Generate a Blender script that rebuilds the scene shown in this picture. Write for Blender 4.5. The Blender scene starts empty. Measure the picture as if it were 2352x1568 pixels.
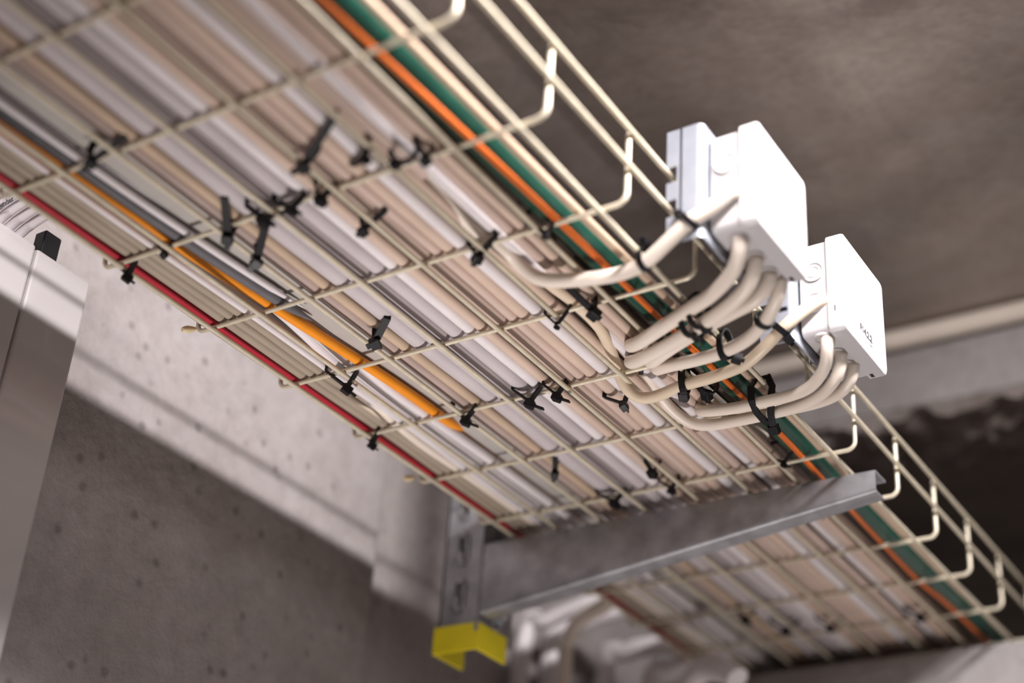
import bpy, bmesh, math, random
from mathutils import Vector, Matrix
random.seed(7)
sc = bpy.context.scene
COL = sc.collection
ZT = 2.40                      # height of the tray bottom above the floor
def W(p): return Vector((p[0], p[1], p[2] + ZT))

# ------------------------------------------------------------------ camera
cam_d = bpy.data.cameras.new('camera'); cam = bpy.data.objects.new('camera', cam_d); COL.objects.link(cam)
cam_d.sensor_width = 36.0; cam_d.lens = 54.4825; cam_d.clip_start = 0.05; cam_d.clip_end = 50
R0 = Vector((0.8424793335602212, 0.5348265650419322, 0.06472339491538992))
R1 = Vector((-0.22312478428981025, 0.45575391002110455, -0.8616865463357894))
R2 = Vector((-0.49035079602214493, 0.711511713765784, 0.5032963123394865))
m = Matrix.Identity(4)
for i in range(3):
    m[i][0] = R0[i]; m[i][1] = -R1[i]; m[i][2] = -R2[i]
m.translation = W((0.77639018, -0.52388187, -0.59608763))
cam.matrix_world = m
cam_d.dof.use_dof = True; cam_d.dof.focus_distance = 1.215; cam_d.dof.aperture_fstop = 2.1
cam_d.dof.aperture_blades = 0
sc.camera = cam

# ------------------------------------------------------------------ world, lamps, exposure
wd = bpy.data.worlds.new('world'); sc.world = wd; wd.use_nodes = True
wd.node_tree.nodes['Background'].inputs[0].default_value = (1.0, 0.93, 0.88, 1)
wd.node_tree.nodes['Background'].inputs[1].default_value = 0.014
def lamp(name, loc, aim, sx, sy, power, color, spread=180):
    l = bpy.data.lights.new(name, 'AREA'); l.shape = 'RECTANGLE'; l.size = sx; l.size_y = sy
    l.energy = power; l.color = color; l.spread = math.radians(spread)
    o = bpy.data.objects.new(name, l); COL.objects.link(o)
    z = (W(loc) - W(aim)).normalized(); y = Vector((0, 1, 0)); x = y.cross(z).normalized(); y = z.cross(x)
    M = Matrix((x, y, z)).transposed().to_4x4(); M.translation = W(loc); o.matrix_world = M
    return o
lamp('ceiling_batten_lamp', (0.86, -0.15, 0.338), (0.61, -0.10, -0.632), 0.12, 1.0, 50.0, (1.0, 0.94, 0.945))
lamp('under_tray_fill', (0.10, 0.27, -2.30), (0.13, 0.28, 0.0), 0.25, 0.25, 0.95, (1.0, 0.935, 0.915), 24)  # added upward fill for the tray underside, no real fixture
lamp('ceiling_fill', (0.95, 1.0, -2.25), (0.20, 0.86, 0.38), 0.3, 0.3, 0.42, (1.0, 0.93, 0.90), 23)  # unseen light added to brighten the ceiling from below
lamp('aisle_batten_lamp', (2.5, -1.4, 0.34), (2.0, -1.2, -0.6), 0.12, 1.2, 22.0, (1.0, 0.94, 0.94))
lamp('far_room_fill', (1.6, 2.2, 0.30), (1.0, 3.2, -0.6), 0.2, 0.5, 7.0, (1.0, 0.93, 0.90))  # added fill so the space behind the opening is not black
vs = sc.view_settings
vs.view_transform = 'Standard'; vs.look = 'None'; vs.gamma = 1.0; vs.use_curve_mapping = False; vs.exposure = 0.0

# ------------------------------------------------------------------ materials
def mat(name, col, rough=0.45, metal=0.0, var=0.06, scale=60.0, bump=0.0, bscale=200.0, spec=0.5, coat=0.0, stretch=None):
    m_ = bpy.data.materials.new(name); m_.use_nodes = True
    nt = m_.node_tree; b = nt.nodes['Principled BSDF']
    b.inputs['Roughness'].default_value = rough; b.inputs['Metallic'].default_value = metal
    b.inputs['Specular IOR Level'].default_value = spec; b.inputs['Coat Weight'].default_value = coat
    tc = nt.nodes.new('ShaderNodeTexCoord'); src = tc.outputs['Object']
    if stretch:
        mp = nt.nodes.new('ShaderNodeMapping'); mp.inputs['Scale'].default_value = stretch
        nt.links.new(src, mp.inputs['Vector']); src = mp.outputs['Vector']
    n = nt.nodes.new('ShaderNodeTexNoise'); n.inputs['Scale'].default_value = scale; n.inputs['Detail'].default_value = 4
    nt.links.new(src, n.inputs['Vector'])
    r = nt.nodes.new('ShaderNodeValToRGB')
    lo = tuple(c * (1 - var) for c in col) + (1,); hi = tuple(min(1, c * (1 + var)) for c in col) + (1,)
    r.color_ramp.elements[0].position = 0.3; r.color_ramp.elements[1].position = 0.7
    r.color_ramp.elements[0].color = lo; r.color_ramp.elements[1].color = hi
    nt.links.new(n.outputs['Fac'], r.inputs['Fac']); nt.links.new(r.outputs['Color'], b.inputs['Base Color'])
    if bump:
        n2 = nt.nodes.new('ShaderNodeTexNoise'); n2.inputs['Scale'].default_value = bscale; n2.inputs['Detail'].default_value = 3
        nt.links.new(src, n2.inputs['Vector'])
        bp = nt.nodes.new('ShaderNodeBump'); bp.inputs['Strength'].default_value = bump; bp.inputs['Distance'].default_value = 0.002
        nt.links.new(n2.outputs['Fac'], bp.inputs['Height']); nt.links.new(bp.outputs['Normal'], b.inputs['Normal'])
    return m_

def concrete(name, base, dark, warm, pits=True, big=3.0, rot=0.0, bump=0.5, stretch=(1, 1, 1)):
    m_ = bpy.data.materials.new(name); m_.use_nodes = True
    nt = m_.node_tree; N = nt.nodes; L = nt.links; b = N['Principled BSDF']
    b.inputs['Roughness'].default_value = 0.85; b.inputs['Specular IOR Level'].default_value = 0.25
    tc = N.new('ShaderNodeTexCoord'); mp = N.new('ShaderNodeMapping')
    mp.inputs['Rotation'].default_value = (0, 0, rot); mp.inputs['Scale'].default_value = stretch
    L.new(tc.outputs['Object'], mp.inputs['Vector'])
    def noise(sc_, det=6, rough=0.55, v=mp.outputs['Vector']):
        n = N.new('ShaderNodeTexNoise'); n.inputs['Scale'].default_value = sc_; n.inputs['Detail'].default_value = det
        n.inputs['Roughness'].default_value = rough; L.new(v, n.inputs['Vector']); return n.outputs['Fac']
    def ramp(f, p0, c0, p1, c1):
        r = N.new('ShaderNodeValToRGB'); e = r.color_ramp.elements
        e[0].position = p0; e[0].color = c0 + (1,); e[1].position = p1; e[1].color = c1 + (1,); L.new(f, r.inputs['Fac']); return r.outputs['Color']
    def mix(mode, fac, a, c):
        x = N.new('ShaderNodeMix'); x.data_type = 'RGBA'; x.blend_type = mode
        if isinstance(fac, float): x.inputs['Factor'].default_value = fac
        else: L.new(fac, x.inputs['Factor'])
        for s, v in (('A', a), ('B', c)):
            sk = [k for k in x.inputs if k.name == s and k.type == 'RGBA'][0]
            L.new(v, sk)
        return [k for k in x.outputs if k.type == 'RGBA'][0]
    c = ramp(noise(big), 0.38, dark, 0.62, base)
    c = mix('MIX', 0.35, c, ramp(noise(big * 4.3, 8, 0.65), 0.35, warm, 0.65, base))
    c = mix('MULTIPLY', 0.35, c, ramp(noise(70, 5, 0.6), 0.3, (0.55, 0.53, 0.52), 0.6, (1, 1, 1)))
    if pits:
        v = N.new('ShaderNodeTexVoronoi'); v.inputs['Scale'].default_value = 38.0; L.new(mp.outputs['Vector'], v.inputs['Vector'])
        c = mix('MULTIPLY', 0.55, c, ramp(v.outputs['Distance'], 0.08, (0.35, 0.33, 0.32), 0.22, (1, 1, 1)))
    L.new(c, b.inputs['Base Color'])
    bp = N.new('ShaderNodeBump'); bp.inputs['Strength'].default_value = bump; bp.inputs['Distance'].default_value = 0.004
    L.new(noise(45, 8, 0.6), bp.inputs['Height']); L.new(bp.outputs['Normal'], b.inputs['Normal'])
    return m_

M = {
 'wire': mat('zinc_wire', (0.66, 0.595, 0.46), 0.38, 0.25, 0.10, 90, 0.15, 400),
 'galv': mat('galvanised_steel', (0.34, 0.34, 0.36), 0.42, 0.65, 0.25, 45, 0.1, 120),
 'galv_light': mat('bright_zinc_plate', (0.36, 0.38, 0.43), 0.38, 0.3, 0.08, 60),
 'white': mat('white_sheath', (0.70, 0.66, 0.67), 0.42, var=0.05, scale=30),
 'lilac': mat('lilac_grey_sheath', (0.50, 0.455, 0.465), 0.42, var=0.06, scale=25),
 'dlilac': mat('dull_lilac_sheath', (0.40, 0.355, 0.36), 0.45, var=0.08, scale=25),
 'taupe': mat('taupe_sheath', (0.43, 0.335, 0.30), 0.42, var=0.06, scale=25),
 'tan': mat('tan_sheath', (0.50, 0.375, 0.27), 0.42, var=0.07, scale=25),
 'peach': mat('peach_beige_sheath', (0.58, 0.445, 0.36), 0.42, var=0.06, scale=25),
 'pink': mat('pinkish_beige_sheath', (0.55, 0.43, 0.37), 0.42, var=0.06, scale=25),
 'khaki': mat('khaki_sheath', (0.35, 0.29, 0.225), 0.45, var=0.06, scale=25),
 'cream': mat('cream_sheath', (0.78, 0.69, 0.60), 0.38, var=0.03, scale=20),
 'cream_dark': mat('tan_cream_sheath', (0.69, 0.57, 0.43), 0.38, var=0.04, scale=20),
 'red': mat('red_sheath', (0.42, 0.012, 0.028), 0.4, var=0.08),
 'orange': mat('orange_sheath', (0.80, 0.27, 0.008), 0.4, var=0.06),
 'rust': mat('deep_orange_sheath', (0.62, 0.13, 0.012), 0.4, var=0.06),
 'green': mat('green_plastic_pipe', (0.010, 0.058, 0.040), 0.27, var=0.12, scale=40),
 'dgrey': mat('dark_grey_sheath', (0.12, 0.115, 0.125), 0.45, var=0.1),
 'gstrip': mat('grey_strip', (0.42, 0.395, 0.37), 0.5, 0.1, 0.08, 30),
 'brown': mat('shaded_brown_sheath', (0.10, 0.072, 0.058), 0.5, var=0.15),  # brown darkened further so gaps between the cables look shaded
 'black': mat('black_nylon', (0.006, 0.0055, 0.007), 0.45, var=0.2, spec=0.25),
 'dark': mat('dark_slot', (0.01, 0.01, 0.01), 0.6),
 'ink': mat('black_ink', (0.02, 0.018, 0.025), 0.6),
 'box': mat('white_box_plastic', (0.55, 0.53, 0.535), 0.35, var=0.015, scale=15),
 'lid': mat('white_lid_plastic', (0.56, 0.55, 0.56), 0.33, var=0.015, scale=15),
 'grommet': mat('soft_white_membrane', (0.54, 0.515, 0.515), 0.5, var=0.02),
 'cabinet': mat('white_lacquer', (0.46, 0.435, 0.43), 0.22, var=0.015, scale=8, coat=0.4),
 'yellow': mat('yellow_plastic', (0.95, 0.80, 0.012), 0.45, var=0.05),
 'nub': mat('pale_yellow_plastic', (0.72, 0.60, 0.36), 0.5),
 'conc_wall': concrete('concrete_wall', (0.41, 0.38, 0.375), (0.27, 0.245, 0.24), (0.35, 0.31, 0.29), True, 4.0),
 'conc_ceil': concrete('concrete_ceiling', (0.42, 0.365, 0.33), (0.20, 0.17, 0.155), (0.31, 0.245, 0.20), False, 2.6, 0.6, 0.35, (1, 1.5, 1)),
 'conc_end': concrete('concrete_end_wall', (0.38, 0.36, 0.355), (0.29, 0.27, 0.265), (0.33, 0.305, 0.29), False, 5.0),
 'conc_rough': concrete('broken_concrete', (0.36, 0.32, 0.31), (0.16, 0.135, 0.12), (0.26, 0.21, 0.18), True, 14.0, 0, 1.0),
 'conc_dark': concrete('raw_concrete', (0.36, 0.32, 0.31), (0.26, 0.225, 0.215), (0.31, 0.26, 0.24), False, 3.0),
 'floor': concrete('floor_concrete', (0.42, 0.39, 0.36), (0.32, 0.29, 0.27), (0.36, 0.32, 0.29), False, 1.2),
}

# ------------------------------------------------------------------ mesh helpers
def link_mesh(name, bm, material, parent=None, smooth=True, bevel=0.0):
    me = bpy.data.meshes.new(name)
    bmesh.ops.recalc_face_normals(bm, faces=bm.faces)
    bm.to_mesh(me); bm.free()
    me.materials.append(M[material] if isinstance(material, str) else material)
    if smooth:
        for p in me.polygons: p.use_smooth = True
    o = bpy.data.objects.new(name, me); COL.objects.link(o)
    if parent: o.parent = parent
    if bevel:
        md = o.modifiers.new('bevel', 'BEVEL'); md.width = bevel; md.segments = 2; md.limit_method = 'ANGLE'; md.angle_limit = math.radians(40)
    if smooth:
        try: me.set_sharp_from_angle(angle=math.radians(42))
        except Exception: pass
    return o
def empty(name, loc):
    o = bpy.data.objects.new(name, None); COL.objects.link(o); o.location = W(loc); o.empty_display_size = 0.02
    return o
def tag(o, label, cat, group=None, kind=None):
    o['label'] = label; o['category'] = cat
    if group: o['group'] = group
    if kind: o['kind'] = kind
    return o
def struct(o): o['kind'] = 'structure'; return o
def rebase(o, loc):            # put a mesh thing's origin at its base
    v = W(loc); o.data.transform(Matrix.Translation(-v)); o.location = v; return o
def child_of(o, parent):       # keep world place under an empty that only has a location
    o.parent = parent; o.data.transform(Matrix.Translation(-parent.location)); return o

def box(bm, a, b):
    a = W(a); b = W(b)
    v = [bm.verts.new((x, y, z)) for x in (a.x, b.x) for y in (a.y, b.y) for z in (a.z, b.z)]
    for f in ((0, 1, 3, 2), (4, 6, 7, 5), (0, 4, 5, 1), (2, 3, 7, 6), (0, 2, 6, 4), (1, 5, 7, 3)):
        bm.faces.new([v[i] for i in f])
def spline(pts, step=0.008):
    P = [Vector(p) for p in pts]
    if len(P) == 2: 
        n = max(1, int((P[1] - P[0]).length / 0.05)); return [P[0].lerp(P[1], i / n) for i in range(n + 1)]
    out = []
    E_ = [2 * P[0] - P[1]] + P + [2 * P[-1] - P[-2]]
    for i in range(1, len(E_) - 2):
        p0, p1, p2, p3 = E_[i - 1:i + 3]
        n = max(2, int((p2 - p1).length / step)); n = min(n, 14)
        for k in range(n):
            t = k / n
            out.append(0.5 * ((2 * p1) + (p2 - p0) * t + (2 * p0 - 5 * p1 + 4 * p2 - p3) * t * t + (3 * p1 - p0 - 3 * p2 + p3) * t ** 3))
    out.append(P[-1]); return out
def tube(bm, pts, r, seg=12, closed=False, smooth=True, step=0.008, rfun=None):
    P = spline(pts, step) if smooth else [Vector(p) for p in pts]
    P = [W(p) for p in P]
    n = len(P); rings = []
    t0 = (P[1] - P[0]).normalized()
    u = t0.orthogonal().normalized()
    for i in range(n):
        a = P[(i - 1) % n] if (closed or i > 0) else P[0]; b = P[(i + 1) % n] if (closed or i < n - 1) else P[-1]
        t = (b - a).normalized(); u = (u - t * u.dot(t)).normalized(); w = t.cross(u)
        rr = rfun(i / (n - 1)) * r if rfun else r
        rings.append([bm.verts.new(P[i] + (u * math.cos(k * 2 * math.pi / seg) + w * math.sin(k * 2 * math.pi / seg)) * rr) for k in range(seg)])
    for i in range(n if closed else n - 1):
        A, B = rings[i], rings[(i + 1) % n]
        for k in range(seg): bm.faces.new((A[k], A[(k + 1) % seg], B[(k + 1) % seg], B[k]))
    if not closed:
        bm.faces.new(rings[0][::-1]); bm.faces.new(rings[-1])
def band(bm, pts, axis, width, thick):          # flat closed strap, width along axis
    P = [W(p) for p in pts]; n = len(P); ax = Vector(axis).normalized(); rings = []
    for i in range(n):
        t = (P[(i + 1) % n] - P[i - 1]).normalized(); a = (ax - t * ax.dot(t)).normalized(); nn = t.cross(a)
        rings.append([bm.verts.new(P[i] + a * s * width / 2 + nn * q * thick / 2) for s, q in ((-1, -1), (1, -1), (1, 1), (-1, 1))])
    for i in range(n):
        A, B = rings[i], rings[(i + 1) % n]
        for k in range(4): bm.faces.new((A[k], A[(k + 1) % 4], B[(k + 1) % 4], B[k]))
def obox(bm, c, dx, dy, dz, sx, sy, sz):        # oriented box
    c = W(c); dx = Vector(dx).normalized(); dy = Vector(dy); dy = (dy - dx * dy.dot(dx)).normalized(); dz = dx.cross(dy)
    v = [bm.verts.new(c + dx * sx * i / 2 + dy * sy * j / 2 + dz * sz * k / 2) for i in (-1, 1) for j in (-1, 1) for k in (-1, 1)]
    for f in ((0, 1, 3, 2), (4, 6, 7, 5), (0, 4, 5, 1), (2, 3, 7, 6), (0, 2, 6, 4), (1, 5, 7, 3)): bm.faces.new([v[i] for i in f])

# ------------------------------------------------------------------ the setting
XW, XW2, YSTEP = -0.15, -0.172, 0.612
YE, ZC, ZL, ZS = 1.062, 0.388, 0.288, -0.012
bm = bmesh.new()
box(bm, (XW - 0.3, -3.0, -ZT), (XW, YSTEP, ZC)); box(bm, (XW2 - 0.278, YSTEP, -ZT), (XW2, 3.2, ZC))
struct(link_mesh('wall_left', bm, 'conc_wall', smooth=False, bevel=0.006))
bm = bmesh.new(); box(bm, (-0.45, -3.0, ZC), (4.0, 3.2, ZC + 0.2)); struct(link_mesh('ceiling', bm, 'conc_ceil', smooth=False))
bm = bmesh.new(); box(bm, (-0.45, -3.0, -ZT - 0.1), (4.0, 3.2, -ZT)); struct(link_mesh('floor', bm, 'floor', smooth=False))
bm = bmesh.new(); box(bm, (4.0, -3.0, -ZT), (4.2, 3.2, ZC)); struct(link_mesh('wall_right', bm, 'conc_end', smooth=False))
bm = bmesh.new(); box(bm, (-0.45, -3.2, -ZT), (4.2, -3.0, ZC)); struct(link_mesh('wall_back', bm, 'conc_end', smooth=False))
bm = bmesh.new(); box(bm, (-0.45, 3.2, -ZT), (4.2, 3.4, ZC)); struct(link_mesh('wall_far', bm, 'conc_dark', smooth=False))
bm = bmesh.new()
box(bm, (XW2, YE, ZL), (4.0, YE + 0.16, ZC)); box(bm, (XW2, YE, -ZT), (4.0, YE + 0.16, ZS)); box(bm, (1.15, YE, ZS), (4.0, YE + 0.16, ZL))
struct(link_mesh('wall_end', bm, 'conc_end', smooth=False, bevel=0.004))
# broken underside of the lintel
bm = bmesh.new(); nx, ny = 150, 22; g = []
from mathutils import noise as mn
for i in range(nx + 1):
    row = []
    for j in range(ny + 1):
        x = XW2 + 0.002 + i * (1.15 - XW2 - 0.004) / nx; y = YE + 0.004 + j * 0.152 / ny
        h = mn.fractal(Vector((x * 28, y * 28, 3.1)), 0.9, 2.1, 4) * 0.020 + 0.010
        if j == ny or i in (0, nx): h = min(h, 0.012) * 0.7
        row.append(bm.verts.new(W((x, y, ZL - max(0.0005, h)))))
    g.append(row)
for i in range(nx):
    for j in range(ny): bm.faces.new((g[i][j], g[i + 1][j], g[i + 1][j + 1], g[i][j + 1]))
edge = [e for e in bm.edges if e.is_boundary]
r_ = bmesh.ops.extrude_edge_only(bm, edges=edge)
for v in [v for v in r_['geom'] if isinstance(v, bmesh.types.BMVert)]: v.co.z = ZL + ZT + 0.001
struct(link_mesh('trim_1', bm, 'conc_rough'))

# ------------------------------------------------------------------ wire tray
LX = [0.0, 0.0486, 0.0964, 0.1452, 0.1990, 0.2483, 0.2947, 0.3425]
XS, XSL = 0.3605, -0.0200
tray = tag(empty('wire_cable_tray', (0.17, 0.4, 0)), 'long galvanised wire mesh cable tray hung under the concrete ceiling', 'cable tray')
WR = 0.0020
def lw(x, z):
    bm = bmesh.new(); tube(bm, [(x, -0.62, z), (x, 1.75, z)], WR, 10, smooth=False); child_of(link_mesh('long_wire', bm, 'wire'), tray)
for x in LX: lw(x, -0.0032)
for z in (0.0262, 0.0555): lw(XS + 0.0041, z); lw(XSL - 0.0041, z)
for r in range(-5, 18):
    y = r * 0.1; y += {2: 0.0, 3: 0.0}.get(r, random.uniform(-0.0012, 0.0012))
    pts = []
    for (cx, sx) in ((XSL, 1), (XS, -1)):
        arc = []
        for k in range(7):
            a = math.pi / 2 * k / 6
            arc.append((cx + sx * (0.0075 - 0.0075 * math.cos(a)), y, 0.0008 + 0.0075 - 0.0075 * math.sin(a)))
        side = [(cx, y, 0.057)] + arc
        pts = side if sx == 1 else pts + side[::-1]
    bm = bmesh.new(); tube(bm, pts, 0.0019, 10, smooth=False); child_of(link_mesh('cross_wire', bm, 'wire'), tray)

# ------------------------------------------------------------------ cables lying in the tray
YR = [-0.62, -0.35, -0.15, 0.0, 0.12, 0.22, 0.32, 0.42, 0.52, 0.64, 0.78, 0.92, 1.1, 1.4, 1.72]
def run(name, label, material, x, r, z=None, drift=None, amp=0.0012, cat='cable', group='cables lying along the wire tray', seg=14, y0=-0.62, y1=1.72, rise=None):
    z = r + 0.0030 if z is None else z
    pts = []
    for y in YR:
        if y < y0 or y > y1: continue
        dx = 0.0; dz = 0.0
        if rise:
            ks = sorted(rise); dz = rise[ks[0]] if y <= ks[0] else rise[ks[-1]]
            for a, b in zip(ks, ks[1:]):
                if a <= y <= b: dz = rise[a] + (rise[b] - rise[a]) * (y - a) / (b - a)
        if drift:
            ks = sorted(drift); 
            if y <= ks[0]: dx = drift[ks[0]]
            elif y >= ks[-1]: dx = drift[ks[-1]]
            else:
                for a, b in zip(ks, ks[1:]):
                    if a <= y <= b: dx = drift[a] + (drift[b] - drift[a]) * (y - a) / (b - a)
        pts.append((x + dx + random.uniform(-amp, amp) * 0.6, y, z + dz + random.uniform(0, amp)))
    bm = bmesh.new(); tube(bm, pts, r, seg, step=0.02)
    o = link_mesh(name, bm, material)
    rebase(o, (x, pts[0][1], z - r)); return tag(o, label, cat, group)
C_ = [
 ('khaki_cable', 'pale khaki cable on the outer bend of the tray, wall side of the red cable', 'khaki', -0.0140, 0.0046, 0.0105, None),
 ('red_cable', 'bright red cable along the wall-side edge of the wire tray', 'red', -0.0052, 0.0042, None, None),
 ('khaki_cable', 'khaki cable lying right against the red cable', 'khaki', 0.0045, 0.0052, None, None),
 ('khaki_cable', 'khaki cable second from the red cable', 'khaki', 0.0142, 0.0044, None, None),
 ('khaki_cable', 'khaki cable third from the red cable', 'khaki', 0.0226, 0.0042, None, None),
 ('white_cable', 'thin white cable beside the khaki cables, under the second long tray wire', 'white', 0.0298, 0.0030, None, None),
 ('white_cable', 'white cable of the pale trio left of the orange cable, nearest the khaki cables', 'white', 0.0375, 0.0046, None, None),
 ('white_cable', 'white cable in the middle of the pale trio left of the orange cable', 'white', 0.0468, 0.0045, None, None),
 ('taupe_cable', 'taupe cable against the flat grey strip', 'taupe', 0.0972, 0.0062, None, None),
 ('tan_cable', 'narrow tan cable between the taupe cable and the widest lilac cable', 'tan', 0.1078, 0.0044, None, None),
 ('lilac_cable', 'widest lilac grey cable, beside the narrow tan cable', 'lilac', 0.1218, 0.0092, None, None),
 ('lilac_cable', 'thin lilac grey cable squeezed beside the widest lilac cable', 'lilac', 0.1348, 0.0036, None, None),
 ('lilac_cable', 'dull dark lilac cable sunk higher beside the fourth long tray wire', 'dlilac', 0.1438, 0.0052, 0.0090, None),
 ('lilac_cable', 'lilac grey cable directly left of the bright white cable', 'lilac', 0.1566, 0.0070, None, None),
 ('white_cable', 'bright white cable between a lilac cable and a peach cable', 'white', 0.1692, 0.0053, None, None),
 ('peach_cable', 'peach beige cable directly right of the bright white cable', 'peach', 0.1796, 0.0049, None, None),
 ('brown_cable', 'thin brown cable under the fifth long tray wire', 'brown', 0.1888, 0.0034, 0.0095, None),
 ('pink_cable', 'pinkish beige cable right of the fifth long tray wire', 'pink', 0.1980, 0.0056, None, None),
 ('pink_cable', 'pinkish beige cable pressed against the broad peach cable', 'pink', 0.2081, 0.0046, None, None),
 ('peach_cable', 'broad peach beige cable beside the pale lilac white cable', 'peach', 0.2180, 0.0054, None, None),
 ('white_cable', 'pale lilac white cable running along the sixth long tray wire', 'white', 0.2291, 0.0054, None, None),
 ('beige_cable', 'beige cable along the right side of the sixth long tray wire, behind the tied knots', 'peach', 0.2410, 0.0050, 0.0115, {0.1: 0.0, 0.3: 0.0, 0.5: 0.002}),
 ('white_cable', 'pale cable leaning towards the green pipe below the first junction box', 'white', 0.2590, 0.0046, 0.0105, {0.2: -0.002, 0.45: 0.0, 0.6: 0.004}),
 ('pink_cable', 'pinkish cable second from the green pipe', 'pink', 0.2690, 0.0044, None, {0.35: 0.0, 0.6: 0.003}),
 ('beige_cable', 'light beige cable next to the green pipe, under the seventh long tray wire', 'peach', 0.2785, 0.0042, None, None),
]
UP = {0.12: 0.0115, 0.22: 0.0115, 0.34: 0.0}
for nm, lb, mt, x, r, z, dr in C_:
    run(nm, lb, mt, x, r, z, dr, rise=UP if 'pale trio' in lb else ({0.32: 0, 0.42: 0.013} if 'third from the red' in lb else None))
run('beige_cable', 'beige cable filling the gap right of the sixth long tray wire, beyond the cream loops', 'pink', 0.2515, 0.0044, None, None, y0=0.5)
run('beige_cable', 'beige cable hugging the left flank of the green pipe, beyond the cream loops', 'peach', 0.2895, 0.0042, None, None, y0=0.5)
run('pink_cable', 'pinkish cable between the sixth and seventh long tray wires, uppermost in the photo', 'pink', 0.2520, 0.0046, None, None, y1=0.15)
run('cream_cable', 'cream cable coloured pale for the light on it, surfacing between the khaki cables near the steel arm', 'cream', 0.0215, 0.0044, None, None, rise={0.32: 0.014, 0.42: 0.0})  # pale cream sheath stands in for light striking a cable here
# orange cable wanders across
bm = bmesh.new(); OZ = 0.0078
tube(bm, [(0.028, -0.62, OZ), (0.033, -0.3, OZ), (0.0395, 0.0, OZ), (0.0450, 0.114, OZ), (0.0530, 0.21, OZ), (0.0622, 0.316, OZ), (0.0650, 0.36, OZ), (0.0660, 0.405, OZ), (0.0620, 0.435, 0.0125), (0.0585, 0.465, 0.0195), (0.058, 0.55, 0.0205), (0.058, 1.0, 0.0205), (0.058, 1.72, 0.0205)], 0.0044, 14)
tag(rebase(link_mesh('orange_cable', bm, 'orange'), (0.06, 0.3, 0.0035)), 'bright orange cable drifting across the tray beside the flat grey strip', 'cable', 'cables lying along the wire tray')
bm = bmesh.new()
tube(bm, [(0.0390, -0.62, 0.0078), (0.0430, -0.3, 0.0078), (0.0492, 0.0, 0.0078), (0.0545, 0.114, 0.0078), (0.0618, 0.20, 0.0078), (0.0650, 0.235, 0.0085)], 0.0047, 14, rfun=lambda t_: min(1.0, 0.12 + (1 - t_) * 14))
tag(rebase(link_mesh('dark_grey_cable', bm, 'dgrey'), (0.06, 0.3, 0.006)), 'dark grey cable running along the right flank of the orange cable', 'cable', 'cables lying along the wire tray')
bm = bmesh.new()
tube(bm, [(0.0545, -0.62, 0.0215), (0.0545, -0.2, 0.0215), (0.0545, 0.0, 0.0215), (0.0545, 0.2, 0.0215), (0.0550, 0.28, 0.015), (0.0557, 0.345, 0.0079), (0.0572, 0.42, 0.0079), (0.0590, 0.52, 0.0079), (0.060, 0.7, 0.0079), (0.060, 1.1, 0.0079), (0.060, 1.72, 0.0079)], 0.0046, 14)
tag(rebase(link_mesh('white_cable', bm, 'white'), (0.06, 0.5, 0.0035)), 'white cable of the pale trio lying closest to the orange cable', 'cable', 'cables lying along the wire tray')
bm = bmesh.new()
tube(bm, [(0.0475, -0.62, 0.0075), (0.0520, -0.3, 0.0075), (0.0575, 0.0, 0.0075), (0.0628, 0.114, 0.0075), (0.0685, 0.19, 0.0080), (0.0715, 0.22, 0.0088)], 0.0028, 12, rfun=lambda t_: min(1.0, 0.15 + (1 - t_) * 12))
tag(rebase(link_mesh('white_cable', bm, 'white'), (0.06, 0.1, 0.0075)), 'slim pale cable between the dark grey cable and the flat grey strip', 'cable', 'cables lying along the wire tray')
# flat grey strip
bm = bmesh.new(); box(bm, (0.0618, -0.62, 0.0129), (0.0835, 1.72, 0.0154))
tag(rebase(link_mesh('grey_strip', bm, 'gstrip', smooth=False, bevel=0.0006), (0.073, 0.4, 0.0129)), 'flat grey strip lying between the orange cable and the taupe cable', 'strip')
# dark backing layer, added to block light so the gaps stay dark
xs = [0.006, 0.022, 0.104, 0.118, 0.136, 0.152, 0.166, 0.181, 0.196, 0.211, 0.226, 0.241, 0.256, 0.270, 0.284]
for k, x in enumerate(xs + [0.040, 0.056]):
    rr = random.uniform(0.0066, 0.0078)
    run('backing_cable', 'grey brown cable added above the front row to keep light out of its gaps', random.choice(['brown', 'brown', 'dgrey']), x, rr, (0.0300 + (0.002 if k % 2 else 0)) if k < len(xs) else 0.0370, None, 0.001, group='added backing layer of cables', seg=10)
# green pipe with deep orange cable and cream cable beside it
bm = bmesh.new()
tube(bm, [(0.2990, -0.62, 0.0165), (0.3005, -0.2, 0.0165), (0.3015, 0.1, 0.0165), (0.3030, 0.25, 0.0165), (0.3080, 0.42, 0.0165), (0.3115, 0.55, 0.0165), (0.3095, 0.7, 0.0165), (0.3120, 0.9, 0.0165), (0.316, 1.1, 0.0165), (0.316, 1.72, 0.0165)], 0.0125, 28)
tag(rebase(link_mesh('green_pipe', bm, 'green'), (0.31, 0.4, 0.004)), 'dark green plastic pipe along the right edge of the wire tray', 'pipe')
bm = bmesh.new()
tube(bm, [(0.2965, -0.62, 0.0045), (0.2985, -0.2, 0.0045), (0.3015, 0.0, 0.0040), (0.3060, 0.15, 0.0032), (0.3085, 0.25, 0.0030), (0.3100, 0.34, 0.0030), (0.3125, 0.45, 0.0030), (0.3135, 0.55, 0.0030), (0.309, 0.72, 0.0036), (0.306, 0.9, 0.004), (0.313, 1.05, 0.003), (0.313, 1.72, 0.003)], 0.0023, 10)
tag(rebase(link_mesh('orange_cable', bm, 'rust'), (0.31, 0.4, 0.001)), 'thin deep orange cable running beneath the green pipe', 'cable', 'cables lying along the wire tray')
bm = bmesh.new()
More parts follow.
